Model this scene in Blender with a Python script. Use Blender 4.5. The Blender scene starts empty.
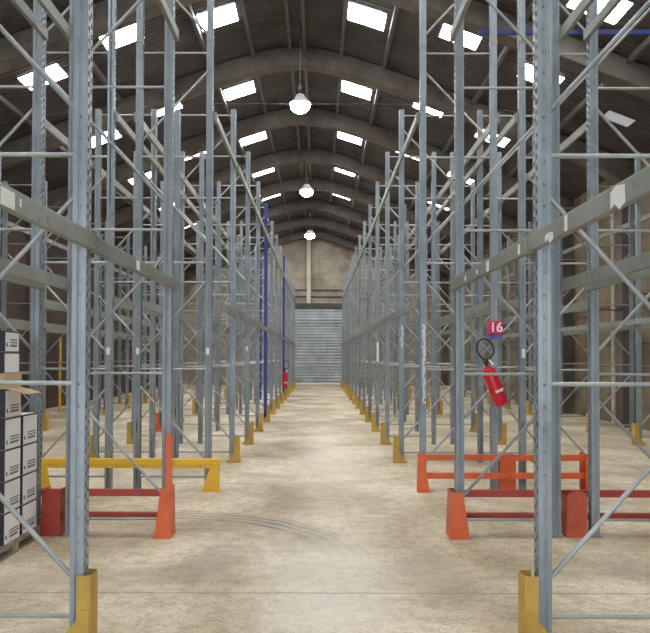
import bpy, bmesh, math, random
from mathutils import Vector, Matrix
random.seed(7)
SC = bpy.context.scene
COL = SC.collection
PI = math.pi
CAM_H = 1.92

# ------------------------------------------------------------------ materials
def new_mat(name):
    m = bpy.data.materials.new(name); m.use_nodes = True
    nt = m.node_tree; nt.nodes.clear()
    out = nt.nodes.new('ShaderNodeOutputMaterial')
    b = nt.nodes.new('ShaderNodeBsdfPrincipled')
    nt.links.new(b.outputs[0], out.inputs[0])
    return m, nt, b

def ramp(nt, fac, stops):
    r = nt.nodes.new('ShaderNodeValToRGB')
    while len(r.color_ramp.elements) < len(stops): r.color_ramp.elements.new(0.5)
    for e, (p, c) in zip(r.color_ramp.elements, stops):
        e.position = p; e.color = (*c, 1)
    nt.links.new(fac, r.inputs[0]); return r.outputs[0]

def noise(nt, vec, scale, detail=4, rough=0.6, dist=0):
    n = nt.nodes.new('ShaderNodeTexNoise')
    n.inputs['Scale'].default_value = scale; n.inputs['Detail'].default_value = detail
    n.inputs['Roughness'].default_value = rough; n.inputs['Distortion'].default_value = dist
    if vec: nt.links.new(vec, n.inputs['Vector'])
    return n.outputs[0]

def mixc(nt, fac, a, b, mode='MIX'):
    m = nt.nodes.new('ShaderNodeMix'); m.data_type = 'RGBA'; m.blend_type = mode
    for s, v in ((m.inputs[0], fac), (m.inputs[6], a), (m.inputs[7], b)):
        if isinstance(v, (int, float)): s.default_value = v
        elif isinstance(v, tuple): s.default_value = (*v, 1)
        else: nt.links.new(v, s)
    return m.outputs[2]

def math_n(nt, op, a, b=0.0, c=None):
    m = nt.nodes.new('ShaderNodeMath'); m.operation = op
    for i, v in enumerate((a, b) if c is None else (a, b, c)):
        if isinstance(v, (int, float)): m.inputs[i].default_value = v
        else: nt.links.new(v, m.inputs[i])
    return m.outputs[0]

def bump(nt, b, h, strength=0.3, dist=0.01):
    n = nt.nodes.new('ShaderNodeBump'); n.inputs['Strength'].default_value = strength
    n.inputs['Distance'].default_value = dist
    nt.links.new(h, n.inputs['Height']); nt.links.new(n.outputs[0], b.inputs['Normal'])

def geo_pos(nt):
    return nt.nodes.new('ShaderNodeNewGeometry').outputs['Position']

def worn(name, c1, c2, scale=3.0, rough=0.5, metal=0.0, spots=None, vary=0.12, bmp=0.1):
    m, nt, b = new_mat(name)
    p = geo_pos(nt)
    n = noise(nt, p, scale, 6, 0.65)
    col = ramp(nt, n, [(0.32, c1), (0.68, c2)])
    if spots:
        n2 = noise(nt, p, scale*5, 5, 0.7)
        f = nt.nodes.new('ShaderNodeMapRange'); f.inputs[1].default_value = 0.60; f.inputs[2].default_value = 0.68
        nt.links.new(n2, f.inputs[0])
        col = mixc(nt, f.outputs[0], col, spots)
    oi = nt.nodes.new('ShaderNodeObjectInfo')
    hs = nt.nodes.new('ShaderNodeHueSaturation')
    v = math_n(nt, 'MULTIPLY_ADD', oi.outputs['Random'], vary*2, 1-vary)
    nt.links.new(v, hs.inputs['Value']); nt.links.new(col, hs.inputs['Color'])
    nt.links.new(hs.outputs[0], b.inputs['Base Color'])
    b.inputs['Roughness'].default_value = rough; b.inputs['Metallic'].default_value = metal
    if bmp: bump(nt, b, noise(nt, p, scale*12, 3), bmp, 0.004)
    return m

def emit(name, col, strength):
    m, nt, b = new_mat(name)
    b.inputs['Base Color'].default_value = (*col, 1)
    b.inputs['Emission Color'].default_value = (*col, 1)
    b.inputs['Emission Strength'].default_value = strength
    b.inputs['Roughness'].default_value = 0.5
    return m

M = {}
M['post'] = worn('post_paint', (.215,.245,.268), (.33,.365,.39), 2.2, .42, .15, (.34,.33,.29), .10)
M['brace'] = worn('brace_zinc', (.30,.315,.31), (.46,.475,.47), 3, .42, .35, None, .10)
M['beam'] = worn('beam_paint', (.19,.20,.175), (.30,.31,.275), 1.6, .5, .1, (.17,.15,.11), .08)
M['blue'] = worn('blue_paint', (.022,.042,.22), (.04,.075,.33), 3, .45, 0, None, .1)
M['darkblue'] = worn('deep_blue_paint', (.012,.025,.15), (.022,.045,.24), 3, .5, 0, None, .1)
M['yellow'] = worn('yellow_paint', (.50,.30,.05), (.62,.40,.08), 5, .5, 0, (.33,.25,.14), .12)
M['byellow'] = worn('bright_yellow_paint', (.80,.46,.02), (.88,.54,.04), 4, .45, 0, (.45,.28,.06), .04)
M['orange'] = worn('orange_red_paint', (.68,.11,.03), (.82,.17,.05), 5, .45, 0, (.38,.10,.05), .04)
M['redorange'] = worn('worn_red_orange_paint', (.44,.06,.03), (.62,.12,.05), 6, .5, 0, (.25,.06,.04), .02)
M['red'] = worn('dark_red_paint', (.38,.045,.03), (.50,.07,.04), 5, .5, 0, (.18,.03,.03), .05)
M['paper'] = worn('paper', (.80,.80,.76), (.88,.88,.85), 20, .7, 0, None, .03, 0)
M['chalk'] = worn('scraped_paint', (.60,.63,.66), (.85,.86,.86), 40, .6, 0, None, .03, 0)
M['skylight'] = emit('skylight_sheet', (.95,.98,1.0), 18.0)
M['skydim'] = emit('weathered_skylight_sheet', (.75,.8,.9), .15)
M['lamp'] = emit('lamp_bulb', (1.0,.96,.84), 60)
M['lampshade'] = worn('lamp_reflector', (.55,.56,.55), (.7,.7,.68), 8, .35, .5, None, .02, 0)
M['wire'] = worn('wire', (.04,.045,.05), (.07,.075,.08), 8, .5, .3, None, .02, 0)
M['cardboard'] = worn('cardboard', (.52,.35,.20), (.64,.45,.28), 9, .8, 0, None, .05)
M['boxwhite'] = worn('white_box_print', (.82,.81,.82), (.90,.89,.89), 6, .6, 0, None, .03, 0)
M['boxblack'] = worn('black_box_print', (.012,.012,.016), (.03,.03,.035), 6, .5, 0, None, .03, 0)
M['ink'] = worn('ink', (.09,.09,.10), (.16,.16,.17), 60, .6, 0, None, .02, 0)
M['wood'] = worn('pallet_wood', (.22,.18,.13), (.38,.31,.22), 8, .8, 0, None, .1)
M['exred'] = worn('extinguisher_red', (.62,.012,.03), (.70,.02,.045), 8, .25, 0, None, .03, 0)
M['black'] = worn('black_rubber', (.015,.015,.017), (.03,.03,.03), 8, .45, 0, None, .03, 0)
M['sign'] = worn('magenta_red_sign', (.66,.02,.12), (.72,.03,.16), 8, .4, 0, None, .02, 0)
M['signblue'] = worn('sign_blue', (.06,.07,.42), (.08,.10,.5), 8, .4, 0, None, .02, 0)
M['white'] = worn('white_paint', (.85,.85,.85), (.9,.9,.9), 8, .5, 0, None, .02, 0)
M['rib'] = worn('concrete_arch', (.085,.070,.058), (.20,.17,.145), 1.1, .85, 0, (.07,.06,.05), .04, .3)
M['purlin'] = worn('purlin_steel', (.10,.095,.09), (.17,.16,.15), 2, .6, .1, None, .05, 0)
M['pipe'] = worn('pale_pipe', (.50,.45,.37), (.64,.58,.49), 3, .6, 0, None, .03, 0)
M['shutter'] = worn('galvanised_shutter', (.27,.30,.315), (.47,.505,.52), 1.3, .4, .35, (.30,.31,.30), 0.02, .1)
M['lintel'] = worn('lintel_dark', (.05,.05,.045), (.09,.085,.08), 3, .7, 0, None, .02, 0)

# floor
def floor_mat():
    m, nt, b = new_mat('worn_concrete_floor')
    p = geo_pos(nt)
    base = ramp(nt, noise(nt, p, .55, 7, .62, .4), [(.34, (.44,.335,.205)), (.50, (.68,.56,.385)), (.64, (.88,.775,.585))])
    fine = ramp(nt, noise(nt, p, 7, 6, .75), [(.36, (.62,.59,.55)), (.56, (1,1,1))])
    c = mixc(nt, .75, base, fine, 'MULTIPLY')
    c = mixc(nt, .8, c, ramp(nt, noise(nt, p, 28, 6, .8), [(.36, (.70,.68,.64)), (.52, (1,1,1))]), 'MULTIPLY')
    # dark scuffs
    f = nt.nodes.new('ShaderNodeMapRange'); f.inputs[1].default_value = .56; f.inputs[2].default_value = .72
    nt.links.new(noise(nt, p, 1.3, 6, .7, 1.2), f.inputs[0])
    c = mixc(nt, math_n(nt, 'MULTIPLY', f.outputs[0], .5), c, (.30,.26,.19))
    # pinkish dust
    f = nt.nodes.new('ShaderNodeMapRange'); f.inputs[1].default_value = .60; f.inputs[2].default_value = .75
    nt.links.new(noise(nt, p, 2.3, 4, .6, .2), f.inputs[0])
    c = mixc(nt, math_n(nt, 'MULTIPLY', f.outputs[0], .35), c, (.62,.42,.34))
    sx = nt.nodes.new('ShaderNodeSeparateXYZ'); nt.links.new(p, sx.inputs[0])
    X, Y = sx.outputs[0], sx.outputs[1]
    # tyre marks: arcs turning out of the crosswise passage
    def arcs(c, cx, cy, r0, r1, sgn):
        dx = math_n(nt, 'SUBTRACT', X, cx); dy = math_n(nt, 'SUBTRACT', Y, cy)
        r = math_n(nt, 'SQRT', math_n(nt, 'ADD', math_n(nt, 'MULTIPLY', dx, dx), math_n(nt, 'MULTIPLY', dy, dy)))
        r = math_n(nt, 'ADD', r, math_n(nt, 'MULTIPLY_ADD', noise(nt, p, 1.5, 3), .16, -.08))
        band = math_n(nt, 'MULTIPLY', math_n(nt, 'GREATER_THAN', r, r0), math_n(nt, 'LESS_THAN', r, r1))
        w = math_n(nt, 'SINE', math_n(nt, 'MULTIPLY', r, 48))
        w = math_n(nt, 'MULTIPLY_ADD', w, .45, .62)
        def fade(v, a, z):
            f = nt.nodes.new('ShaderNodeMapRange'); f.inputs[1].default_value = a; f.inputs[2].default_value = z
            nt.links.new(v, f.inputs[0]); return f.outputs[0]
        q = math_n(nt, 'MULTIPLY', fade(dy, -.1, 1.3), fade(math_n(nt, 'MULTIPLY', dx, sgn), -.8, .6))
        nn = noise(nt, p, 2.2, 3)
        k = math_n(nt, 'MULTIPLY', math_n(nt, 'MULTIPLY', band, w), math_n(nt, 'MULTIPLY', q, nn))
        return mixc(nt, math_n(nt, 'MULTIPLY', k, 1.5), c, (.25,.22,.17))
    c = arcs(c, -1.75, 6.8, 1.8, 2.25, 1)
    # oily worn patches of their own shape
    def patch(c, cx, cy, rx, ry, k, col):
        dx = math_n(nt, 'DIVIDE', math_n(nt, 'SUBTRACT', X, cx), rx); dy = math_n(nt, 'DIVIDE', math_n(nt, 'SUBTRACT', Y, cy), ry)
        r = math_n(nt, 'SQRT', math_n(nt, 'ADD', math_n(nt, 'MULTIPLY', dx, dx), math_n(nt, 'MULTIPLY', dy, dy)))
        r = math_n(nt, 'ADD', r, math_n(nt, 'MULTIPLY_ADD', noise(nt, p, 1.6, 6, .7), 1.6, -.8))
        f = nt.nodes.new('ShaderNodeMapRange'); f.inputs[1].default_value = 1.1; f.inputs[2].default_value = .35
        nt.links.new(r, f.inputs[0])
        return mixc(nt, math_n(nt, 'MULTIPLY', f.outputs[0], k), c, col)
    c = patch(c, 0.1, 6.2, .75, 2.6, .45, (.86,.79,.67))
    c = patch(c, 0.1, 14, .7, 6, .35, (.86,.76,.62))
    c = patch(c, -.95, 6.7, .38, .9, .5, (.33,.28,.20))
    c = patch(c, 1.05, 6.5, .35, 1.1, .5, (.36,.30,.21))
    c = patch(c, -2.2, 6.3, .9, .45, .4, (.42,.33,.24))
    c = patch(c, 2.6, 6.6, 1.0, .4, .45, (.38,.31,.22))
    # slab joints
    def joint(c, V, off, step, w):
        t = math_n(nt, 'PINGPONG', math_n(nt, 'ADD', math_n(nt, 'SUBTRACT', V, off), 510.0 if step == 5.1 else 0), step/2)
        return mixc(nt, math_n(nt, 'MULTIPLY', math_n(nt, 'LESS_THAN', t, w), .6), c, (.20,.175,.14))
    n3 = math_n(nt, 'MULTIPLY_ADD', noise(nt, p, 3, 3), .03, -.015)
    c = joint(c, math_n(nt, 'ADD', Y, n3), 5.93, 5.1, .012)
    c = joint(c, math_n(nt, 'ADD', X, n3), -5.5, 11.0, .012)
    nt.links.new(c, b.inputs['Base Color'])
    rr = nt.nodes.new('ShaderNodeMapRange'); rr.inputs[3].default_value = .45; rr.inputs[4].default_value = .75
    nt.links.new(noise(nt, p, 1.5, 5), rr.inputs[0]); nt.links.new(rr.outputs[0], b.inputs['Roughness'])
    bump(nt, b, noise(nt, p, 25, 5), .15, .004)
    return m
M['floor'] = floor_mat()

def wall_mat(name, axis, cols, mortar, bw, bh, streak):
    m, nt, b = new_mat(name)
    p = geo_pos(nt)
    s = nt.nodes.new('ShaderNodeSeparateXYZ'); nt.links.new(p, s.inputs[0])
    cb = nt.nodes.new('ShaderNodeCombineXYZ')
    nt.links.new(s.outputs[axis], cb.inputs[0]); nt.links.new(s.outputs[2], cb.inputs[1])
    br = nt.nodes.new('ShaderNodeTexBrick')
    br.inputs['Scale'].default_value = 1; br.inputs['Brick Width'].default_value = bw
    br.inputs['Row Height'].default_value = bh; br.inputs['Mortar Size'].default_value = .018
    br.inputs['Color1'].default_value = (*cols[0], 1); br.inputs['Color2'].default_value = (*cols[1], 1)
    br.inputs['Mortar'].default_value = (*mortar, 1)
    nt.links.new(cb.outputs[0], br.inputs['Vector'])
    n = ramp(nt, noise(nt, cb.outputs[0], .8, 7, .65, .5), [(.3, (.55,.52,.5)), (.65, (1.1,1.08,1.05))])
    c = mixc(nt, 1.0, br.outputs[0], n, 'MULTIPLY')
    f = nt.nodes.new('ShaderNodeMapRange'); f.inputs[1].default_value = .58; f.inputs[2].default_value = .7
    nt.links.new(noise(nt, cb.outputs[0], 1.7, 6, .7, .3), f.inputs[0])
    c = mixc(nt, math_n(nt, 'MULTIPLY', f.outputs[0], .55), c, streak)
    nt.links.new(c, b.inputs['Base Color']); b.inputs['Roughness'].default_value = .9
    bump(nt, b, noise(nt, p, 9, 5), .4, .01)
    return m
M['wall_r'] = wall_mat('block_wall_tan', 1, ((.30,.25,.165), (.21,.155,.105)), (.12,.095,.07), 1.9, 1.15, (.40,.35,.235))
M['wall_l'] = wall_mat('brick_wall_redbrown', 1, ((.10,.062,.048), (.07,.048,.038)), (.05,.038,.03), 2.2, 1.1, (.17,.12,.08))
M['wall_b'] = wall_mat('block_wall_grey_beige', 0, ((.46,.40,.32), (.40,.35,.28)), (.26,.22,.18), 6.0, 1.45, (.50,.46,.38))

def roof_mat():
    m, nt, b = new_mat('dark_corrugated_roof')
    p = geo_pos(nt)
    s = nt.nodes.new('ShaderNodeSeparateXYZ'); nt.links.new(p, s.inputs[0])
    c = ramp(nt, noise(nt, p, 1.2, 6, .7), [(.32, (.040,.031,.033)), (.66, (.135,.112,.112))])
    c = mixc(nt, .3, c, ramp(nt, noise(nt, p, 9, 4, .7), [(.4, (.02,.018,.016)), (.7, (.12,.10,.09))]))
    nt.links.new(c, b.inputs['Base Color']); b.inputs['Roughness'].default_value = .75
    w = math_n(nt, 'SINE', math_n(nt, 'MULTIPLY', s.outputs[1], 36))
    bump(nt, b, w, .5, .02)
    return m
M['roof'] = roof_mat()

# ------------------------------------------------------------------ mesh helpers
class MB:
    def __init__(s): s.v = []; s.f = []; s.m = []; s.sm = []
    def add(s, vs, fs, mi=0, smooth=False):
        o = len(s.v); s.v += [tuple(v) for v in vs]
        for f in fs: s.f.append(tuple(i+o for i in f)); s.m.append(mi); s.sm.append(smooth)
    def box(s, x0, y0, z0, x1, y1, z1, mi=0):
        s.add([(x0,y0,z0),(x1,y0,z0),(x1,y1,z0),(x0,y1,z0),(x0,y0,z1),(x1,y0,z1),(x1,y1,z1),(x0,y1,z1)],
              [(0,3,2,1),(4,5,6,7),(0,1,5,4),(1,2,6,5),(2,3,7,6),(3,0,4,7)], mi)
    def tube(s, pts, r, n=8, mi=0, caps=True):
        pts = [Vector(p) for p in pts]; rings = []; prev = None
        for i, p in enumerate(pts):
            t = ((pts[min(i+1, len(pts)-1)] - pts[max(i-1, 0)])).normalized()
            u = (prev - t*prev.dot(t)) if prev else t.orthogonal()
            u.normalize(); prev = u; w = t.cross(u)
            rr = r[i] if isinstance(r, (list, tuple)) else r
            rings.append([p + (u*math.cos(a) + w*math.sin(a))*rr for a in [2*PI*k/n for k in range(n)]])
        vs = [v for R in rings for v in R]; fs = []
        for i in range(len(rings)-1):
            for k in range(n):
                fs.append((i*n+k, i*n+(k+1) % n, (i+1)*n+(k+1) % n, (i+1)*n+k))
        s.add(vs, fs, mi, True)
        if caps:
            s.add(rings[0], [tuple(reversed(range(n)))], mi); s.add(rings[-1], [tuple(range(n))], mi)
    def lathe(s, prof, n=20, mi=0, c=(0,0,0)):
        vs = []; fs = []
        for (r, z) in prof:
            for k in range(n):
                a = 2*PI*k/n; vs.append((c[0]+r*math.cos(a), c[1]+r*math.sin(a), c[2]+z))
        for i in range(len(prof)-1):
            for k in range(n):
                fs.append((i*n+k, i*n+(k+1) % n, (i+1)*n+(k+1) % n, (i+1)*n+k))
        s.add(vs, fs, mi, True)
    def prism(s, poly, y0, y1, mi=0, axis='y'):
        """poly of (a, b): extruded along axis. axis y: (x,z); axis x: (y,z)"""
        n = len(poly)
        P = (lambda a, b, t: (a, t, b)) if axis == 'y' else (lambda a, b, t: (t, a, b))
        vs = [P(a, b, y0) for a, b in poly] + [P(a, b, y1) for a, b in poly]
        fs = [tuple(range(n)), tuple(reversed(range(n, 2*n)))]
        fs += [(i, i+n, (i+1) % n+n, (i+1) % n) for i in range(n)]
        s.add(vs, fs, mi)
    def mesh(s, name, mats, bevel=0, solid=0, merge=False):
        me = bpy.data.meshes.new(name)
        me.from_pydata(s.v, [], s.f)
        for mt in (mats if isinstance(mats, (list, tuple)) else [mats]): me.materials.append(mt)
        me.polygons.foreach_set('material_index', s.m)
        me.polygons.foreach_set('use_smooth', s.sm)
        bm = bmesh.new(); bm.from_mesh(me)
        if merge: bmesh.ops.remove_doubles(bm, verts=bm.verts, dist=1e-5)
        bmesh.ops.recalc_face_normals(bm, faces=bm.faces)
        if solid: bmesh.ops.solidify(bm, geom=bm.faces[:], thickness=solid)
        if bevel:
            bmesh.ops.remove_doubles(bm, verts=bm.verts, dist=1e-5)
            es = [e for e in bm.edges if len(e.link_faces) == 2 and e.calc_face_angle(0) > .6]
            bmesh.ops.bevel(bm, geom=es, offset=bevel, segments=2, affect='EDGES', profile=.5)
        bm.to_mesh(me); bm.free(); me.update()
        return me

def obj(name, me, parent=None, loc=(0,0,0), rot=(0,0,0)):
    o = bpy.data.objects.new(name, me); COL.objects.link(o)
    o.location = loc; o.rotation_euler = rot
    if parent: o.parent = parent
    return o
def empty(name, loc, rz=0):
    o = bpy.data.objects.new(name, None); COL.objects.link(o)
    o.location = loc; o.rotation_euler = (0,0,rz); o.empty_display_size = .2
    return o
def tag(o, label, cat, group=None):
    o['label'] = label; o['category'] = cat
    if group: o['group'] = group
    return o
def struct(name, me, loc=(0,0,0), **k):
    o = obj(name, me, None, loc); o['kind'] = 'structure'; return o
def copy_tree(src, parent=None):
    c = src.copy(); COL.objects.link(c); c.parent = parent
    for ch in list(src.children): copy_tree(ch, c)
    return c
ORD = ['zeroth','first','second','third','fourth','fifth','sixth','seventh','eighth','ninth','tenth','eleventh','twelfth','thirteenth','fourteenth','fifteenth','sixteenth','seventeenth']

# ------------------------------------------------------------------ building shell
XC = -.62; HW = 9.37
Y0, Y1 = -6.0, 50.0
def roofz(u, top): return CAM_H + top - .39*(math.sqrt(u*u+1.44)-1.2)
RIBS = [15.35 + 4.87*i for i in range(-4, 8)]
b = MB(); b.box(XC-HW-.4, Y0, -.25, XC+HW+.4, Y1+.4, 0); struct('floor', b.mesh('floor', M['floor']))
wtop = roofz(HW, 8.65)
b = MB(); b.box(XC+HW, Y0, 0, XC+HW+.3, Y1, wtop); struct('wall_right', b.mesh('wall_right', M['wall_r']))
b = MB(); b.box(XC-HW-.3, Y0, 0, XC-HW, Y1, wtop); struct('wall_left', b.mesh('wall_left', M['wall_l']))
b = MB()
us = [-HW-.3, -7, -5, -3, -2, -1, -.5, 0, .5, 1, 2, 3, 5, 7, HW+.3]
b.prism([(XC-HW-.3, 0), (XC+HW+.3, 0)] + [(XC+u, roofz(u, 8.65)) for u in reversed(us)], Y1, Y1+.3)
struct('wall_back', b.mesh('wall_back', M['wall_b']))

b = MB()   # unseen gable added behind the camera; its wide opening lets daylight in low
OX0, OX1, OZ = -7.6, 6.4, 4.6
b.box(XC-HW-.3, Y0-.3, 0, OX0, Y0, OZ); b.box(OX1, Y0-.3, 0, XC+HW+.3, Y0, OZ)
b.prism([(XC-HW-.3, OZ), (XC+HW+.3, OZ)] + [(XC+u, roofz(u, 8.65)) for u in reversed(us)], Y0-.3, Y0)
struct('wall_front_added', b.mesh('wall_front_added', M['wall_b']))
# roof skin with openings for the skylight sheets
half = [(1.33, 2.18, .08, .41), (3.50, 4.32, -.55, .34), (5.50, 6.36, -.08, .36)]
lightu = half + [(-c-.10, -a-.10, d, e) for a, c, d, e in half]
liy = []
for i in range(-2, 8):
    yc = 12.55 + 4.87*i
    if Y0 < yc-1 and yc+1 < Y1: liy.append(yc)
extra = [((5.50, 6.40), (13.35, 14.15), 'skylight'), ((7.75, 8.35), (17.7, 18.15), 'skydim')]
cells = [((u[0], u[1]), (y+u[2]-u[3], y+u[2]+u[3]), 'skylight') for u in lightu for y in liy] + extra
ub = sorted(set([-HW-.5, HW+.5] + [x for c in cells for x in c[0]] + [i*.5 for i in range(-18, 19)]))
ub = [u for i, u in enumerate(ub) if i == 0 or u-ub[i-1] > 1e-6]
yb = sorted(set([Y0, Y1+.3] + [y for c in cells for y in c[1]]))
b = MB()
for i in range(len(ub)-1):
    for j in range(len(yb)-1):
        um = (ub[i]+ub[i+1])/2; ym = (yb[j]+yb[j+1])/2
        if any(c[0][0] < um < c[0][1] and c[1][0] < ym < c[1][1] for c in cells): continue
        p = [(XC+ub[i], yb[j]), (XC+ub[i+1], yb[j]), (XC+ub[i+1], yb[j+1]), (XC+ub[i], yb[j+1])]
        z = [roofz(ub[i], 8.65), roofz(ub[i+1], 8.65)]
        for t, fl in ((0, 1), (.05, 0)):
            vs = [(p[0][0], p[0][1], z[0]+t), (p[1][0], p[1][1], z[1]+t), (p[2][0], p[2][1], z[1]+t), (p[3][0], p[3][1], z[0]+t)]
            b.add(vs, [(0,3,2,1) if fl else (0,1,2,3)])
me = b.mesh('ceiling', M['roof'], merge=True)
struct('ceiling', me)
n = 0
for (u0, u1), (ya, yb_), mt in cells:
    n += 1
    b = MB(); vs = []
    for t in (-.01, .03):
        vs += [(XC+u0-.02, ya-.02, roofz(u0-.02, 8.65)+t), (XC+u1+.02, ya-.02, roofz(u1+.02, 8.65)+t),
               (XC+u1+.02, yb_+.02, roofz(u1+.02, 8.65)+t), (XC+u0-.02, yb_+.02, roofz(u0-.02, 8.65)+t)]
    b.add(vs, [(0,3,2,1),(4,5,6,7),(0,1,5,4),(1,2,6,5),(2,3,7,6),(3,0,4,7)])
    struct('window_%d' % n, b.mesh('skylight', M[mt]))
# arched ribs and their wall piers
tn = 0
uu = [-HW + 2*HW*i/40 for i in range(41)]
for y in RIBS:
    tn += 1
    low = [(XC+u, roofz(u, 8.12) - max(0, abs(u)-8.2)**2*.35) for u in uu]
    up = [(XC+u, roofz(u, 8.64)) for u in reversed(uu)]
    b = MB()
    N = 41
    vs = []
    for t in (y-.24, y+.24):
        vs += [(x, t, z) for x, z in low] + [(x, t, z) for x, z in reversed(up)]
    fs = []
    for i in range(N-1):
        fs += [(i, i+1, N+i+1, N+i), (2*N+i, 3*N+i, 3*N+i+1, 2*N+i+1), (i, 2*N+i, 2*N+i+1, i+1), (N+i, N+i+1, 3*N+i+1, 3*N+i)]
    fs += [(0, N, 3*N, 2*N), (N-1, 3*N-1, 4*N-1, 2*N-1)]
    b.add(vs, fs)
    struct('trim_%d' % tn, b.mesh('roof_arch', M['rib'], bevel=.04))
    for s in (-1, 1):
        tn += 1
        b = MB(); x = XC+s*HW
        b.prism([(x, 0), (x-s*.38, 0), (x-s*.38, 6.0), (x-s*.6, 6.6), (x, 6.6)], y-.24, y+.24)
        struct('trim_%d' % tn, b.mesh('wall_pier', M['rib']))
# purlins
for u in (-7.1, -4.9, -2.38, -1.22, -.2, .2, 1.22, 2.38, 4.9, 7.1):
    tn += 1
    b = MB(); z = roofz(u, 8.65)
    b.box(XC+u-.045, Y0, z-.14, XC+u+.045, Y1, z-.015)
    struct('trim_%d' % tn, b.mesh('purlin', M['purlin']))
# back wall details
b = MB(); b.box(-2.25, Y1-.16, 5.28, 2.25, Y1, 5.62)
tn += 1; struct('trim_%d' % tn, b.mesh('door_lintel', M['lintel']))
for z in (6.05, 6.5):
    tn += 1
    b = MB(); b.box(-2.6, Y1-.10, z, 2.6, Y1, z+.07); struct('trim_%d' % tn, b.mesh('wall_rail', M['lintel']))
b = MB()
prof = []
k = 0; z = 0.0
while z < 5.28:
    p = .20 + .02*math.sin(k*2.1); d = .035+.02*math.sin(k*1.3)
    for j, (dz, dy) in enumerate(((0, 0), (.25, .8), (.5, 1), (.75, .8))):
        if z+dz*p < 5.28: prof.append((z+dz*p, dy*d))
    z += p; k += 1
prof.append((5.28, 0))
for i in range(len(prof)-1):
    (z0, d0), (z1, d1) = prof[i], prof[i+1]
    b.add([(-2.1, Y1-.05-d0, z0), (2.1, Y1-.05-d0, z0), (2.1, Y1-.05-d1, z1), (-2.1, Y1-.05-d1, z1)], [(0,1,2,3)])
b.box(-2.1, Y1-.05, 0, 2.1, Y1-.01, 5.28)
dr = struct('door_1', b.mesh('roller_shutter', M['shutter']))
for s in (-1, 1):
    b = MB(); b.box(s*2.1-.05, Y1-.18, 0, s*2.1+.05, Y1, 5.28); obj('guide_rail', b.mesh('guide_rail', M['lintel']), dr)
b = MB(); b.box(-2.05, Y1-.13, .02, 2.05, Y1-.09, .14); obj('bottom_bar', b.mesh('bottom_bar', M['white']), dr)
b = MB(); b.box(-.86, Y1-.26, 5.62, -.58, Y1-.115, 10.30)
tag(obj('vertical_duct', b.mesh('vertical_duct', M['pipe'], bevel=.02)), 'pale vertical duct on the far wall above the roller shutter door', 'duct')
b = MB(); b.tube([(XC+HW-.09, 21.3, 0), (XC+HW-.09, 21.3, 7.0)], .07, 10)
tag(obj('wall_pipe', b.mesh('wall_pipe', M['pipe'])), 'pale vertical pipe running down the right tan wall', 'pipe')
b = MB()
pts = []
for i in range(34):
    y = 18.0 + i*.4
    pts.append((XC+HW-.03, y, 3.35 + .10*math.sin(i*.9) + .12*math.sin(i*.37+1)))
# kept between the piers, in front of them
pts = [(p[0]-.40, p[1], p[2]) for p in pts]
b.tube(pts, .022, 6)
tag(obj('wall_cable', b.mesh('wall_cable', M['black'])), 'dark sagging cable strung along the right tan wall', 'cable')

# ------------------------------------------------------------------ rack frames
PITCH = 2.74; YK0 = 5.02
def yk(k): return YK0 + PITCH*k + .05 - (.17 if k < 1 else 0)
def post_mesh(name, H, mat):
    """open section; perforated face at x=0 looking to -x; y centred"""
    b = MB()
    # perforated face : columns across y, rows up z
    ys = [-.05, -.036, -.020, -.005, .005, .020, .036, .05]
    zs = []; z = .10
    pitch = .075
    nz = int((H-.15)/pitch)
    rows = [(0, .10, ())]
    for i in range(nz):
        z0 = .10+i*pitch
        rows += [(z0, z0+.0375, (1,)), (z0+.0375, z0+.075, (5,))]
    rows.append((.10+nz*pitch, H, ()))
    # each cell row: column 1 or 5 is a slot wide from ys[1]..ys[3] / ys[4]..ys[6]
    for (z0, z1, holes) in rows:
        if not holes: b.add([(0,-.05,z0),(0,.05,z0),(0,.05,z1),(0,-.05,z1)], [(0,1,2,3)]); continue
        a, c = (-.040, -.008) if 1 in holes else (.008, .040)
        h0, h1 = z0+.003, z1-.003
        b.add([(0,-.05,z0),(0,a,z0),(0,a,z1),(0,-.05,z1)], [(0,1,2,3)])
        b.add([(0,c,z0),(0,.05,z0),(0,.05,z1),(0,c,z1)], [(0,1,2,3)])
        b.add([(0,a,z0),(0,c,z0),(0,c,h0),(0,a,h0)], [(0,1,2,3)])
        b.add([(0,a,h1),(0,c,h1),(0,c,z1),(0,a,z1)], [(0,1,2,3)])
    # flanges with a shallow groove and returned lips
    for s in (-1, 1):
        pr = [(0, .05), (.031, .05), (.036, .043), (.054, .043), (.059, .05), (.090, .05), (.090, .03)]
        for i in range(len(pr)-1):
            (x0, y0), (x1, y1) = pr[i], pr[i+1]
            if i == 2:   # groove with small round-ish bolt holes
                nh = int(H/.15); zz = 0
                for j in range(nh):
                    zc = .08+j*.15
                    xa, xb = .039, .051
                    za, zb = zc-.008, zc+.008
                    for q in (((x0,zz),(x1,zz),(x1,za),(x0,za)), ((x0,za),(xa,za),(xa,zb),(x0,zb)), ((xb,za),(x1,za),(x1,zb),(xb,zb))):
                        b.add([(x, s*y0, z) for x, z in q], [(0,1,2,3)])
                    zz = zb
                b.add([(x0, s*y0, zz), (x1, s*y0, zz), (x1, s*y0, H), (x0, s*y0, H)], [(0,1,2,3)])
            else:
                b.add([(x0, s*y0, 0), (x1, s*y1, 0), (x1, s*y1, H), (x0, s*y0, H)], [(0,1,2,3)])
    me = bpy.data.meshes.new(name)
    # give the sheet steel its thickness
    me = b.mesh(name, mat)
    bm = bmesh.new(); bm.from_mesh(me)
    bmesh.ops.remove_doubles(bm, verts=bm.verts, dist=2e-5)
    bmesh.ops.solidify(bm, geom=bm.faces[:], thickness=.0025)
    bmesh.ops.recalc_face_normals(bm, faces=bm.faces)
    bm.to_mesh(me); bm.free()
    return me
FH = 6.47; TH = 8.05; D = 1.12
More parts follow.
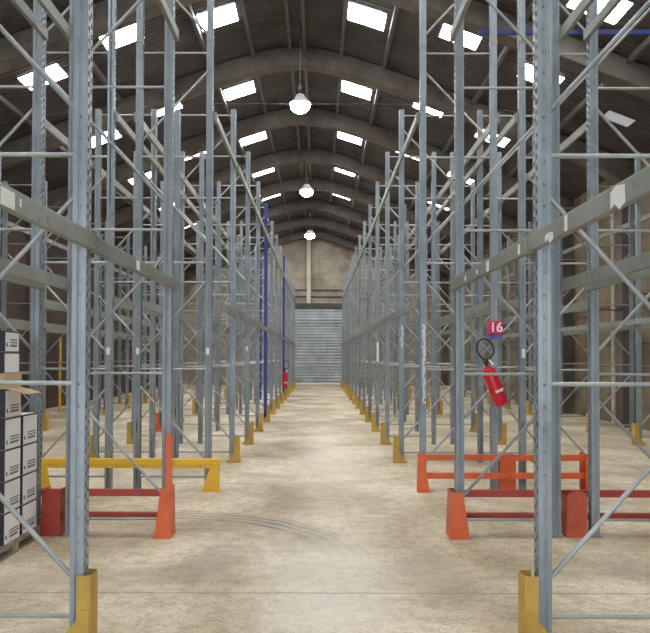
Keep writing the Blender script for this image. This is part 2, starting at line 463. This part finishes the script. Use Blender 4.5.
PM = {('post', 0): post_mesh('post', FH-.006, M['post']), ('post', 1): post_mesh('tall_post', TH-.006, M['post']),
      ('blue', 0): post_mesh('blue_post', FH-.006, M['blue'])}
def tube_me(name, a, c, r, mat):
    b = MB(); b.tube([a, c], r, 8)
    # flattened bolted ends
    return b.mesh(name, mat)
HZ = [.18, 1.74, 3.29, 4.84, 6.37]
DG = [((.4, 1.5)), ((3.05, 1.95)), ((3.55, 4.65)), ((6.12, 5.05))]
hz_me = tube_me('horizontal_brace', (.05, 0, 0), (D-.05, 0, 0), .0155, M['brace'])
dg_me = [tube_me('diagonal_brace', (.055, 0, a), (D-.055, 0, c), .017, M['brace']) for a, c in DG]
dg_top = tube_me('diagonal_brace', (.055, 0, 6.62), (D-.055, 0, 7.70), .0185, M['brace'])
b = MB(); b.box(-.012, -.07, 0, .11, .07, .006)
b.tube([(.10, -.058, .006), (.10, -.058, .02)], .008, 6); foot_me = b.mesh('foot_plate', M['brace'])
b = MB(); b.box(-.004, -.056, 6.50, .094, .056, 6.56)
for i in (0,):
    pass
sleeve_me = b.mesh('splice_sleeve', M['beam'], bevel=.003)

def make_frame(kind='post', tall=False):
    r = empty('upright_frame', (0,0,0))
    pm = PM[(kind, 1 if tall else 0)]
    bm_ = M['blue'] if kind == 'blue' else None
    for s, x in ((0, 0), (PI, D)):
        obj('post', pm, r, (x, 0, .006), (0, 0, s))
        obj('foot_plate', foot_me, r, (x, 0, 0), (0, 0, s))
        if tall: obj('splice_sleeve', sleeve_me, r, (x, 0, 0), (0, 0, s))
    for h in HZ + ([7.94] if tall else []): obj('horizontal_brace', hz_me, r, (0, 0, h))
    for m in dg_me + ([dg_top] if tall else []): obj('diagonal_brace', m, r)
    return r
proto = {}
def shift(x, k):
    if x == -1.54: return .022 if k < 1 else .042 if k == 1 else .018 if k == 2 else 0
    return 0
def place_frame(kind, tall, x, k, rz, label, group):
    key = (kind, tall)
    if key not in proto: proto[key] = make_frame(kind, tall); r = proto[key]
    else: r = copy_tree(proto[key])
    x -= shift(x, k)
    r.location = (x, yk(k), 0); r.rotation_euler = (0, 0, rz)
    tag(r, label, 'rack upright', group)
    return r
# rows: name, x of the aisle face, outward direction, bays
KN = 15
ROWS = {
 'right aisle row': dict(x=1.465, s=1, ks=range(-1, KN+1)),
 'left aisle row': dict(x=-1.54, s=-1, ks=range(-1, KN+1)),
 'second row on the right': dict(x=4.03, s=-1, ks=range(0, KN+1)),
 'second row on the left': dict(x=-4.12, s=1, ks=range(0, KN+1)),
 'far right row': dict(x=7.02, s=1, ks=range(3, 13)),
 'far left row': dict(x=-7.09, s=-1, ks=range(3, 13)),
}
FR = {}
for rn, R in ROWS.items():
    for idx, k in enumerate(R['ks']):
        aisle = 'aisle' in rn
        kind = 'blue' if (rn == 'left aisle row' and k in (6, 10)) else 'post'
        tall = (k == 2)
        if k == -1: where = 'standing nearest, beside the camera'
        elif aisle: where = '%s from the camera' % ORD[k+2]
        else: where = '%s from the camera' % ORD[idx+1]
        if kind == 'blue': lab = '%s dark blue steel upright frame in the left aisle row' % ('taller-looking nearer' if k == 6 else 'smaller farther')
        elif tall: lab = 'grey upright frame spliced taller behind the crosswise passage, %s' % rn
        else: lab = 'grey steel upright frame, %s, %s' % (where, rn)
        FR[(rn, k)] = place_frame(kind, tall, R['x'], k, 0 if R['s'] > 0 else PI, lab, 'pallet rack upright frames')

# stickers on posts (world placement kept inside the frame's own space)
def sticker(fr, lx, ly, z, w, h, mat='paper', name='paper_label'):
    b = MB(); b.box(lx-w/2, ly-.0015, z-h/2, lx+w/2, ly+.0015, z+h/2)
    return obj(name, b.mesh(name, M[mat]), fr)
for rn, k, lx, z, w, h in (('left aisle row', 2, .055, 2.0, .045, .10), ('left aisle row', 2, D-.05, 2.0, .045, .09),
                     ('second row on the left', 2, D-.055, 2.0, .05, .10), ('right aisle row', 5, .05, 2.05, .05, .5),
                     ('second row on the right', 2, D-.05, 1.98, .05, .13), ('left aisle row', 4, .05, 2.1, .05, .10)):
    fr = FR[(rn, k)]
    ly = -.0535 if ROWS[rn]['s'] > 0 else .0535
    sticker(fr, lx, ly, z, w, h)
# scraped paint on two right posts
for k, z0, z1, n in ((2, 1.25, 2.4, 30), (3, 2.1, 2.5, 10)):
    b = MB(); rnd = random.Random(k)
    for i in range(n):
        z = z0+(z1-z0)*i/n; x = .052+rnd.uniform(-.012, .012); w = rnd.uniform(.01, .022)
        h = (z1-z0)/n*.95
        b.box(x-w, -.054, z, x+w, -.0505, z+h)
    obj('scraped_patch', b.mesh('scraped_patch', M['chalk']), FR[('right aisle row', k)])

# ------------------------------------------------------------------ beams
BL = PITCH-.012
def beam_profile():
    # (x,z) x<=0 sticks into the aisle from the post face, with a step on top
    return [(-.052, 0), (-.008, 0), (-.008, .125), (-.030, .125), (-.030, .108), (-.052, .108)]
b = MB(); b.prism(beam_profile(), -BL/2+.004, BL/2-.004); rail_me = b.mesh('rail', M['beam'], bevel=.003)
b = MB(); b.box(-.008, -BL/2, -.045, -.003, -BL/2+.052, .165)
b.box(-.056, -BL/2, -.01, -.008, -BL/2+.004, .13); con_me = b.mesh('end_connector', M['beam'])
b = MB(); b.prism(beam_profile(), -BL/2, BL/2); b.box(-.008, -BL/2, -.045, -.003, -BL/2+.052, .165); b.box(-.008, BL/2-.052, -.045, -.003, BL/2, .165)
far_me = b.mesh('rack_crossbar', M['beam'])
def make_beam(x, bay, z, rz, near):
    y = (yk(bay)+yk(bay+1))/2
    if near:
        r = empty('rack_crossbar', (x, y, z), rz)
        obj('rail', rail_me, r); obj('end_connector', con_me, r)
        c = obj('end_connector', con_me, r); c.scale = (1, -1, 1)
        if bay == 0: r.scale = (1, (yk(1)-yk(0))/PITCH, 1)
        return r
    return obj('rack_crossbar', far_me, None, (x, y, z), (0, 0, rz))
BM = {}
def bay_word(bay):
    return 'nearest bay beside the camera' if bay == -1 else 'bay before the passage' if bay == 0 else '%s bay past the passage' % ORD[bay-1]
for rn, R in ROWS.items():
    bays = [k for k in R['ks'] if k+1 in R['ks'] and k != 1]
    for bay in bays:
        for lv, z in (('lower', 2.655), ('upper', 5.37)):
            for side in ('front', 'rear'):
                if bay == -1 and side == 'rear': continue
                x = R['x'] if side == 'front' else R['x']+R['s']*D
                x -= max(shift(R['x'], bay), shift(R['x'], bay+1)) if side == 'front' else min(shift(R['x'], bay), shift(R['x'], bay+1))
                # 'front' looks to the row's own aisle; beam local -x must point away from the frame
                rz = (0 if R['s'] > 0 else PI) if side == 'front' else (PI if R['s'] > 0 else 0)
                o = make_beam(x, bay, z-(.02 if bay < 1 else 0), rz, bay <= 7)
                tag(o, 'grey %s %s steel beam, %s, %s' % (lv, 'aisle-side' if side == 'front' else 'rear-side', bay_word(bay), rn), 'rack beam', 'steel beams of the pallet racks')
                BM[(rn, bay, lv, side)] = o
# stickers on beams : local -x is the visible face
def bst(rn, bay, side, yw, w, h, dz=.06, torn=False):
    o = BM[(rn, bay, 'lower', side)]
    y = (yw-(yk(bay)+yk(bay+1))/2)
    if abs(o.rotation_euler.z) > 1: y = -y
    b = MB()
    if torn:
        pl = [(y-w/2, dz-h/2), (y-w*.1, dz-h/2-.02), (y+w*.2, dz-h/2+.015), (y+w/2, dz-h/2), (y+w/2, dz+h*.3), (y+w*.1, dz+h/2), (y-w*.45, dz+h*.35)]
        b.prism(pl, -.054, -.0525, axis='x')
    else: b.box(-.054, y-w/2, dz-h/2, -.0525, y+w/2, dz+h/2)
    obj('paper_label', b.mesh('paper_label', M['paper']), o)
def z_at(px, X): return 725*X/(px-319)
RX, LX = 1.41, -1.52
for px, w, h, t in ((618, .17, .10, True), (566, .05, .09, False)):
    bst('right aisle row', -1, 'front', z_at(px, RX), w, h, .055, t)
bst('right aisle row', -1, 'front', z_at(548, RX)-.02, .16, .05, .03, True)
for px, w, h in ((487, .09, .085), (477, .05, .04), (466, .05, .05), (516, .05, .07)):
    bst('right aisle row', 0, 'front', z_at(px, RX), w, h, .05)
bst('left aisle row', -1, 'front', z_at(4, LX), .16, .085, .05)
bst('left aisle row', -1, 'front', z_at(17, LX), .02, .04, .06)
bst('left aisle row', 0, 'front', z_at(139, LX), .10, .08, .055)

# blue tie beam across the racks behind the spliced frames
b = MB(); b.box(2.35, yk(2)+.06, 6.69, 8.0, yk(2)+.10, 6.765)
tag(obj('blue_tie_bar', b.mesh('blue_tie_bar', M['darkblue'], bevel=.004)), 'long blue horizontal tie bar high on the right behind the spliced frames', 'beam')

# ------------------------------------------------------------------ post protectors
def make_protector(mat, H=.475):
    r = empty('post_protector', (0,0,0))
    # U shaped channel round the foot, nose towards the aisle (-x)
    out = [(-.002, -.085), (-.065, -.085), (-.09, -.075), (-.10, -.05), (-.10, .05), (-.09, .075), (-.065, .085), (-.002, .085)]
    inn = [(-.002, -.078), (-.063, -.078), (-.085, -.069), (-.093, -.047), (-.093, .047), (-.085, .069), (-.063, .078), (-.002, .078)]
    n = len(out); vs = [(x,y,z) for z in (0, H) for x, y in out] + [(x,y,z) for z in (0, H) for x, y in inn]
    fs = []
    for i in range(n-1):
        fs += [(i, i+1, n+i+1, n+i), (2*n+i, 3*n+i, 3*n+i+1, 2*n+i+1), (i, 2*n+i, 2*n+i+1, i+1), (n+i, n+i+1, 3*n+i+1, 3*n+i)]
    fs += [(0, n, 3*n, 2*n), (n-1, 3*n-1, 4*n-1, 2*n-1)]
    b = MB(); b.add(vs, fs); obj('channel', b.mesh('channel', mat), r)
    for s in (-1, 1):
        b = MB(); y0, y1 = sorted((s*.085, s*.093))
        b.prism([(-.085, 0), (.15, 0), (.12, .04), (.0, .18), (-.03, .25), (-.085, .25)], y0, y1)
        obj('side_gusset', b.mesh('side_gusset', mat), r)
    b = MB(); b.box(-.125, -.10, 0, -.101, .10, .008); b.tube([(-.113, -.06, .008), (-.113, -.06, .022)], .008, 6); obj('base_flange', b.mesh('base_flange', mat), r)
    return r
pp = {'yellow': make_protector(M['yellow']), 'orange': make_protector(M['orange'])}
used = set()
for rn, R in ROWS.items():
    for idx, k in enumerate(R['ks']):
        if k in (-1, 1, 2): continue
        if 'second' in rn and k == 0: continue
        c = 'orange' if (rn == 'second row on the left' and k == 5) else 'yellow'
        if c in used: p = copy_tree(pp[c])
        else: p = pp[c]; used.add(c)
        sc = 1.0
        p.location = (R['x']+((-.012 if R['s'] > 0 else -.055) if k == 0 else 0), yk(k)-.012, 0); p.rotation_euler = (0, 0, 0 if R['s'] > 0 else PI)
        o_ = 'foremost' if k == 0 else '%s past the passage' % ORD[k-2]
        tag(p, '%s post protector at frame foot, %s, %s' % (c if c != 'orange' else 'orange', o_, rn), 'post protector', 'steel post protectors along the rack feet')

# ------------------------------------------------------------------ end-of-rack guards
def foot_channel(name, mat, x0t, x0b, x1t, x1b, ya, yb, H, parent, nose):
    """folded plate: camera-side face is a trapezoid, with the nose turned to the aisle"""
    b = MB(); t = .008
    q = [(x0b, 0), (x1b, 0), (x1t, H), (x0t, H)]
    b.prism(q, ya, ya+t)
    b.prism(q, yb-t, yb)
    if nose < 0: vs = [(x0b, 0), (x0b+t, 0), (x0t+t, H), (x0t, H)]
    else: vs = [(x1b-t, 0), (x1b, 0), (x1t, H), (x1t-t, H)]
    b.prism(vs, ya+t, yb-t)
    b.box(min(x0b, x1b)-.01, ya-.012, 0, max(x0b, x1b)+.01, ya+t, .008)
    return obj(name, b.mesh(name, mat), parent)
def rail_obj(mat, x0, x1, y, z, h, parent, d=.05):
    b = MB(); t = .008   # channel section opening to the back
    b.prism([(y, z), (y+d, z), (y+d, z+t), (y+t, z+t), (y+t, z+h-t), (y+d, z+h-t), (y+d, z+h), (y, z+h)], x0, x1, axis='x')
    return obj('rail', b.mesh('rail', mat), parent)
y1 = yk(1)
# right, near side of the passage
g = empty('rack_end_guard', (2.7, y1, 0)); tag(g, 'orange and dark red rack end guard with two rails, right side, nearer the camera', 'rack guard', 'rack end guards at the crosswise passage')
def loc(o, g):
    o.location = -Vector(g.location); return o
loc(foot_channel('end_plate', M['orange'], 1.41, 1.39, 1.525, 1.60, y1-.13, y1+.15, .49, g, -1), g)
for z in (.17, .42): loc(rail_obj(M['red'], 1.50, 3.99, y1+.155, z-.03, .075, g), g)
b = MB()
pl = []
for i in range(13):
    a = PI*i/12; pl.append((2.762-.105*math.cos(a), .44+.05*math.sin(a)))
b.prism([(2.65, 0)] + pl + [(2.875, 0)], y1-.04, y1-.03); b.box(2.65, y1-.03, 0, 2.66, y1+.14, .44); b.box(2.865, y1-.03, 0, 2.875, y1+.14, .44)
loc(obj('middle_plate', b.mesh('middle_plate', M['redorange'], bevel=.003), g), g)
loc(foot_channel('end_plate', M['orange'], 3.97, 3.90, 4.07, 4.07, y1-.13, y1+.15, .51, g, 1), g)
# right, far side
y2 = yk(2)
g = empty('rack_end_guard', (2.65, y2-.2, 0)); tag(g, 'all-orange rack end guard with two rails, right side, beyond the passage', 'rack guard', 'rack end guards at the crosswise passage')
loc(foot_channel('end_plate', M['orange'], 1.42, 1.41, 1.50, 1.58, y2-.22, y2-.075, .54, g, -1), g)
for z in (.21, .47): loc(rail_obj(M['orange'], 1.44, 3.84, y2-.13, z-.03, .085, g), g)
loc(foot_channel('middle_plate', M['orange'], 2.61, 2.61, 2.84, 2.84, y2-.08, y2+.04, .52, g, -1), g)
loc(foot_channel('end_plate', M['orange'], 3.80, 3.80, 3.86, 3.88, y2-.22, y2+.05, .54, g, 1), g)
# left, near side (red, one tall stake)
g = empty('rack_end_guard', (-2.8, y1, 0)); tag(g, 'red rack end guard with a tall orange stake, left side, by the boxes', 'rack guard', 'rack end guards at the crosswise passage')
loc(foot_channel('end_plate', M['orange'], -1.67, -1.74, -1.575, -1.565, y1-.13, y1+.15, .53, g, 1), g)
b = MB(); b.box(-1.63, y1-.12, .48, -1.555, y1-.07, 1.10); loc(obj('stake', b.mesh('stake', M['orange'], bevel=.012), g), g)
for z in (.17, .42): loc(rail_obj(M['red'], -4.06, -1.62, y1+.155, z-.03, .075, g), g)
b = MB(); b.prism([(-2.985, 0), (-2.76, 0), (-2.76, .50), (-2.95, .50)], y1-.04, y1-.03)
b.box(-2.77, y1-.03, 0, -2.76, y1+.14, .50); b.prism([(-2.985, 0), (-2.975, 0), (-2.94, .50), (-2.95, .50)], y1-.03, y1+.14)
loc(obj('middle_plate', b.mesh('middle_plate', M['red']), g), g)
loc(foot_channel('end_plate', M['red'], -4.15, -4.15, -4.06, -4.0, y1-.13, y1+.15, .50, g, -1), g)
# left, far side (yellow single rail)
g = empty('rack_end_guard', (-2.7, y2-.2, 0)); tag(g, 'yellow rack end guard with a single rail, left side beyond the passage', 'rack guard', 'rack end guards at the crosswise passage')
b = MB(); t = .01; y = y2-.19; z0, z1 = .33, .46
b.box(-4.02, y, z0, -1.41, y+.10, z1)
b.box(-4.02, y-.012, z0+.045, -1.41, y, z1)
loc(obj('rail', b.mesh('rail', M['byellow'], bevel=.006), g), g)
for x0, x1, s in ((-1.66, -1.42, 1), (-4.0, -3.80, -1)):
    b = MB()
    xs = (x0, x1) if s > 0 else (x1, x0)
    b.prism([(xs[0], 0), (xs[1], 0), (xs[1], .33), (xs[1]-s*.13, .33), (xs[0]+s*.04, .15)], y+.005, y+.017)
    b.box(min(xs[1], xs[1]-s*.012), y+.017, 0, max(xs[1], xs[1]-s*.012), y+.095, .33)
    b.box(x0-.02, y-.02, 0, x1+.02, y+.11, .008)
    loc(obj('foot', b.mesh('foot', M['byellow']), g), g)

yp = empty('yellow_pole', (-9.0, 25.2, 0)); tag(yp, 'slim yellow pole standing by the dark left wall behind the racks', 'pole')
b = MB(); b.tube([(0,0,.01), (0,0,2.6)], .05, 12); obj('shaft', b.mesh('shaft', M['yellow']), yp)
b = MB(); b.box(-.12, -.12, 0, .12, .12, .012); obj('base_plate', b.mesh('base_plate', M['yellow']), yp)
# ------------------------------------------------------------------ lamps
def make_lamp(z_anchor):
    r = empty('pendant_lamp', (0,0,0))
    b = MB(); b.lathe([(.05, .26), (.10, .25), (.13, .18), (.27, .04), (.29, 0), (.275, 0), (.255, .035), (.12, .165), (.0, .17)], 24); obj('reflector', b.mesh('reflector', M['lampshade']), r)
    b = MB(); b.lathe([(.001, .15), (.10, .13), (.20, .07), (.25, -.02), (.24, -.10), (.17, -.18), (.08, -.215), (.001, -.22)], 24); obj('bulb', b.mesh('bulb', M['lamp']), r)
    b = MB(); b.tube([(0, 0, .25), (0, 0, z_anchor)], .012, 6); b.lathe([(.02, .5), (.045, .47), (.045, .38), (.02, .35)], 10); obj('rod', b.mesh('rod', M['wire']), r)
    return r
lz = CAM_H+6.48
top = roofz(0, 8.65)-lz-.02
lp = make_lamp(top)
words = ['nearest and brightest', 'middle', 'farthest and smallest']
for i, y in enumerate((18.5, 28.2, 38.4)):
    r = lp if i == 0 else copy_tree(lp)
    r.location = (XC+.12, y, lz)
    tag(r, 'round white pendant lamp glowing above the central aisle, %s of three' % words[i], 'lamp', 'pendant lamps over the aisle')
    b = MB(); pts = []
    for j in range(25):
        u = -HW + (2*HW)*j/24
        pts.append((XC+u, y+.07, min(lz+.55 - .25*(1-(abs(u)/HW)), 99) - .0))
    # cable strung wall to wall that steadies the lamp rod
    pts = [(x, yy+.03, z if abs(x) < 8.7 else z) for x, yy, z in pts]
    hmax = roofz(HW, 8.65)-.35
    pts = [(x, yy, lz+.05 - (lz+.05-hmax)*(abs(x-XC)/HW)**4) for x, yy, z in pts]
    b.tube(pts, .010, 5)
    tag(obj('span_cable', b.mesh('span_cable', M['wire'])), 'thin cable stretched wall to wall past the %s pendant lamp' % ['nearest', 'middle', 'farthest'][i], 'cable', 'cables across the hall')

# ------------------------------------------------------------------ boxes on the pallet
pal = empty('wooden_pallet', (-3.42, 7.10, 0)); pal.name = 'wooden_pallet'; tag(pal, 'weathered wooden pallet on the floor under the white boxes', 'pallet')
px0, px1, py0, py1 = -3.80, -2.955, 6.50, 7.72
for i in range(6):
    b = MB(); w = (py1-py0-.02*5)/6; y = py0+i*(w+.02); b.box(px0, y, .105, px1, y+w, .127); loc(obj('deck_board', b.mesh('deck_board', M['wood'], bevel=.003), pal), pal)
for x in (px0, (px0+px1)/2-.05, px1-.10):
    b = MB(); b.box(x, py0, .085, x+.10, py1, .105); b.box(x, py0, 0, x+.10, py1, .018)
    loc(obj('stringer_board', b.mesh('stringer_board', M['wood']), pal), pal)
    for y in (py0, (py0+py1)/2-.07, py1-.14):
        b = MB(); b.box(x, y, .018, x+.10, y+.14, .085); loc(obj('block', b.mesh('block', M['wood']), pal), pal)
def white_box(x0, y0, z0, dx, dy, dz, marks=True):
    r = empty('cardboard_box', (x0+dx/2, y0+dy/2, z0))
    b = MB(); b.box(-dx/2, -dy/2, 0, dx/2-.003, dy/2, dz, 0)
    obj('carton', b.mesh('carton', M['boxblack'], bevel=.004), r)
    b = MB(); b.box(dx/2-.003, -dy/2+.022, .004, dx/2, dy/2-.014, dz-.016)
    obj('white_face', b.mesh('white_face', M['boxwhite']), r)
    b = MB(); b.box(-dx/2+.01, -dy/2+.01, dz, dx/2-.004, dy/2-.01, dz+.0015); obj('top_panel', b.mesh('top_panel', M['boxwhite']), r)
    if marks:
        b = MB(); rnd = random.Random(int(z0*100)+int(y0*10))
        for li in range(3):
            y = -dy/2+.13
            while y < dy/2-.06:
                w = rnd.uniform(.012, .035); b.box(dx/2, y, .055+li*.026, dx/2+.001, y+w, .070+li*.026); y += w+.008
        b.box(dx/2, -dy/2+.04, .05, dx/2+.001, -dy/2+.07, .085); b.box(dx/2, -dy/2+.13, .047, dx/2+.0008, dy/2-.06, .0555); b.box(dx/2, -dy/2+.05, .047, dx/2+.0008, dy/2-.06, .050)
        obj('printed_marks', b.mesh('printed_marks', M['ink']), r)
    return r
PT = .127
for j in range(4):
    yA, yB = 6.875, 7.295
    r = white_box(-3.375, yA, PT+.301*j, .40, .385, .298)
    tag(r, 'white fronted box with black sides, nearer column, %s from the pallet' % ['bottom one', 'second', 'third', 'fourth'][j], 'box', 'white boxes stacked on the pallet')
    r = white_box(-3.375, yB, PT+.301*j, .40, .385, .298)
    tag(r, 'white fronted box with black sides, column nearer the red guard, %s' % ['bottom one', 'second up', 'third up', 'topmost, white lid showing'][j], 'box', 'white boxes stacked on the pallet')
z = PT+.301*4
r = white_box(-3.375, 6.875, z, .40, .385, .275); tag(r, 'white box with an open brown cardboard flap hanging out', 'box', 'white boxes stacked on the pallet')
b = MB()
b.add([(.203, -.17, .279), (.203, .19, .279), (.40, .21, .225), (.40, -.16, .225), (.203, -.17, .283), (.203, .19, .283), (.40, .21, .229), (.40, -.16, .229)],
      [(0,3,2,1),(4,5,6,7),(0,1,5,4),(1,2,6,5),(2,3,7,6),(3,0,4,7)])
o = obj('open_flap', b.mesh('open_flap', M['cardboard']), r); o['label'] = 'brown cardboard flap'
z += .277
b = MB(); b.box(-3.37, 6.875, z, -2.975, 7.26, z+.152)
tag(obj('cardboard_tray', b.mesh('cardboard_tray', M['cardboard'], bevel=.004)), 'shallow brown cardboard carton above the open flap', 'box')
z += .153
for j in range(2):
    r = white_box(-3.375, 6.86+.01*j, z+.203*j, .395, .36-.02*j, .20, marks=(j == 1))
    tag(r, 'small white box above the brown carton, %s of the pair' % ['lower', 'upper'][j], 'box', 'small white boxes on the brown carton')

# ------------------------------------------------------------------ extinguishers and sign
def extinguisher():
    r = empty('fire_extinguisher', (0,0,0))
    b = MB(); b.lathe([(.001, 0), (.075, 0), (.095, .012), (.1, .04), (.1, .48), (.09, .53), (.06, .57), (.03, .585), (.03, .60), (.001, .60)], 24); obj('cylinder_body', b.mesh('cylinder_body', M['exred']), r)
    b = MB(); b.tube([(0,0,.60), (0,0,.66)], .022, 10); b.box(-.02, -.015, .65, .09, .015, .668); b.box(-.02, -.012, .685, .10, .012, .70); b.box(-.02, -.015, .65, -.005, .015, .70)
    obj('valve_handle', b.mesh('valve_handle', M['black']), r)
    b = MB(); pts = []
    for i in range(25):
        a = -.5+PI*1.55*i/24
        pts.append((-.045-.135*math.cos(a+.3)*.95, -.05, .70+.02+.19*math.sin(a+.15)))
    pts = [(.0, -.03, .63)] + [(.055+.115*math.cos(a), -.06, .83+.155*math.sin(a)) for a in [(-.6+ (PI*1.75)*i/22) for i in range(22)]]
    b.tube(pts, .013, 8)
    obj('hose', b.mesh('hose', M['black']), r)
    b = MB(); b.tube([pts[-1], (pts[-1][0]+.03, -.075, pts[-1][2]-.09)], [.014, .02], 8); obj('nozzle', b.mesh('nozzle', M['white']), r)
    b = MB()
    for i in range(9):
        a0 = -PI*.62+i*PI*.06; a1 = a0+PI*.06
        for za, zb in ((.20, .235),):
            b.add([(.1015*math.cos(a0), .1015*math.sin(a0), za), (.1015*math.cos(a1), .1015*math.sin(a1), za), (.1015*math.cos(a1), .1015*math.sin(a1), zb), (.1015*math.cos(a0), .1015*math.sin(a0), zb)], [(0,1,2,3)], 0)
    obj('white_label', b.mesh('white_label', M['paper']), r)
    b = MB(); b.tube([(.055, -.0855, .215), (.060, -.093, .215)], .022, 12); obj('round_tag', b.mesh('round_tag', M['paper']), r)
    b = MB(); b.tube([(0, .09, .3), (0, .13, .3)], .02, 8); b.box(-.03, .10, .22, .03, .112, .42); obj('bracket', b.mesh('bracket', M['black']), r)
    return r
ex = extinguisher()
ex.location = (2.61, yk(2)-.19, 1.24); ex.rotation_euler = (0, math.radians(-21), 0)
tag(ex, 'red fire extinguisher hanging tilted with a looped black hose, right racks', 'fire extinguisher', 'fire extinguishers')
e2 = copy_tree(ex)
e2.location = (-1.50, yk(10)-.20, .50); e2.rotation_euler = (0, 0, 0); e2.scale = (1, 1, 1.3)
tag(e2, 'small distant red fire extinguisher on the left row by a blue frame', 'fire extinguisher', 'fire extinguishers')

def text_mesh(s, size, name, mat, ext=.002):
    c = bpy.data.curves.new(name, 'FONT'); c.body = s; c.size = size; c.extrude = ext
    c.align_x = 'CENTER'; c.align_y = 'CENTER'; c.offset = .004
    o = bpy.data.objects.new(name+'_tmp', c); COL.objects.link(o)
    dg = bpy.context.evaluated_depsgraph_get(); dg.update()
    me = bpy.data.meshes.new_from_object(o.evaluated_get(dg)); me.name = name
    bpy.data.objects.remove(o); me.materials.clear(); me.materials.append(mat)
    return me
sg = empty('number_sign', (2.525, yk(2)-.12, 2.32))
tag(sg, 'small magenta red square sign with a white 16 above the extinguisher', 'sign')
b = MB(); b.box(-.10, -.10, -.065, .10, .055, .12); obj('sign_box', b.mesh('sign_box', M['sign'], bevel=.006), sg)
b = MB(); b.box(-.095, -.095, -.115, .095, .05, -.076); obj('blue_band', b.mesh('blue_band', M['signblue'], bevel=.004), sg)
t = obj('number', text_mesh('16', .19, 'number', M['white']), sg, (0, -.103, .025), (PI/2, 0, 0)); t['label'] = 'white number 16'

# ------------------------------------------------------------------ light, camera
w = bpy.data.worlds.new('daylight'); SC.world = w; w.use_nodes = True
bg = w.node_tree.nodes['Background']; bg.inputs[0].default_value = (.80, .90, 1.0, 1); bg.inputs[1].default_value = 3.0

cd = bpy.data.cameras.new('camera'); cam = bpy.data.objects.new('camera', cd); COL.objects.link(cam)
cam.location = (0, 0, CAM_H); cam.rotation_euler = (PI/2+math.radians(1.0), -.0025, 0)
cd.sensor_fit = 'HORIZONTAL'; cd.sensor_width = 36; cd.lens = 725/650*36
cd.shift_x = 6/650; cd.shift_y = (40.5-12.65)/650
cd.clip_end = 200; cd.clip_start = .05
SC.camera = cam
SC.view_settings.view_transform = 'Standard'; SC.view_settings.look = 'None'
SC.view_settings.exposure = 0.57; SC.view_settings.gamma = 1; SC.view_settings.use_curve_mapping = False
SC.cycles.max_bounces = 10; SC.cycles.diffuse_bounces = 6
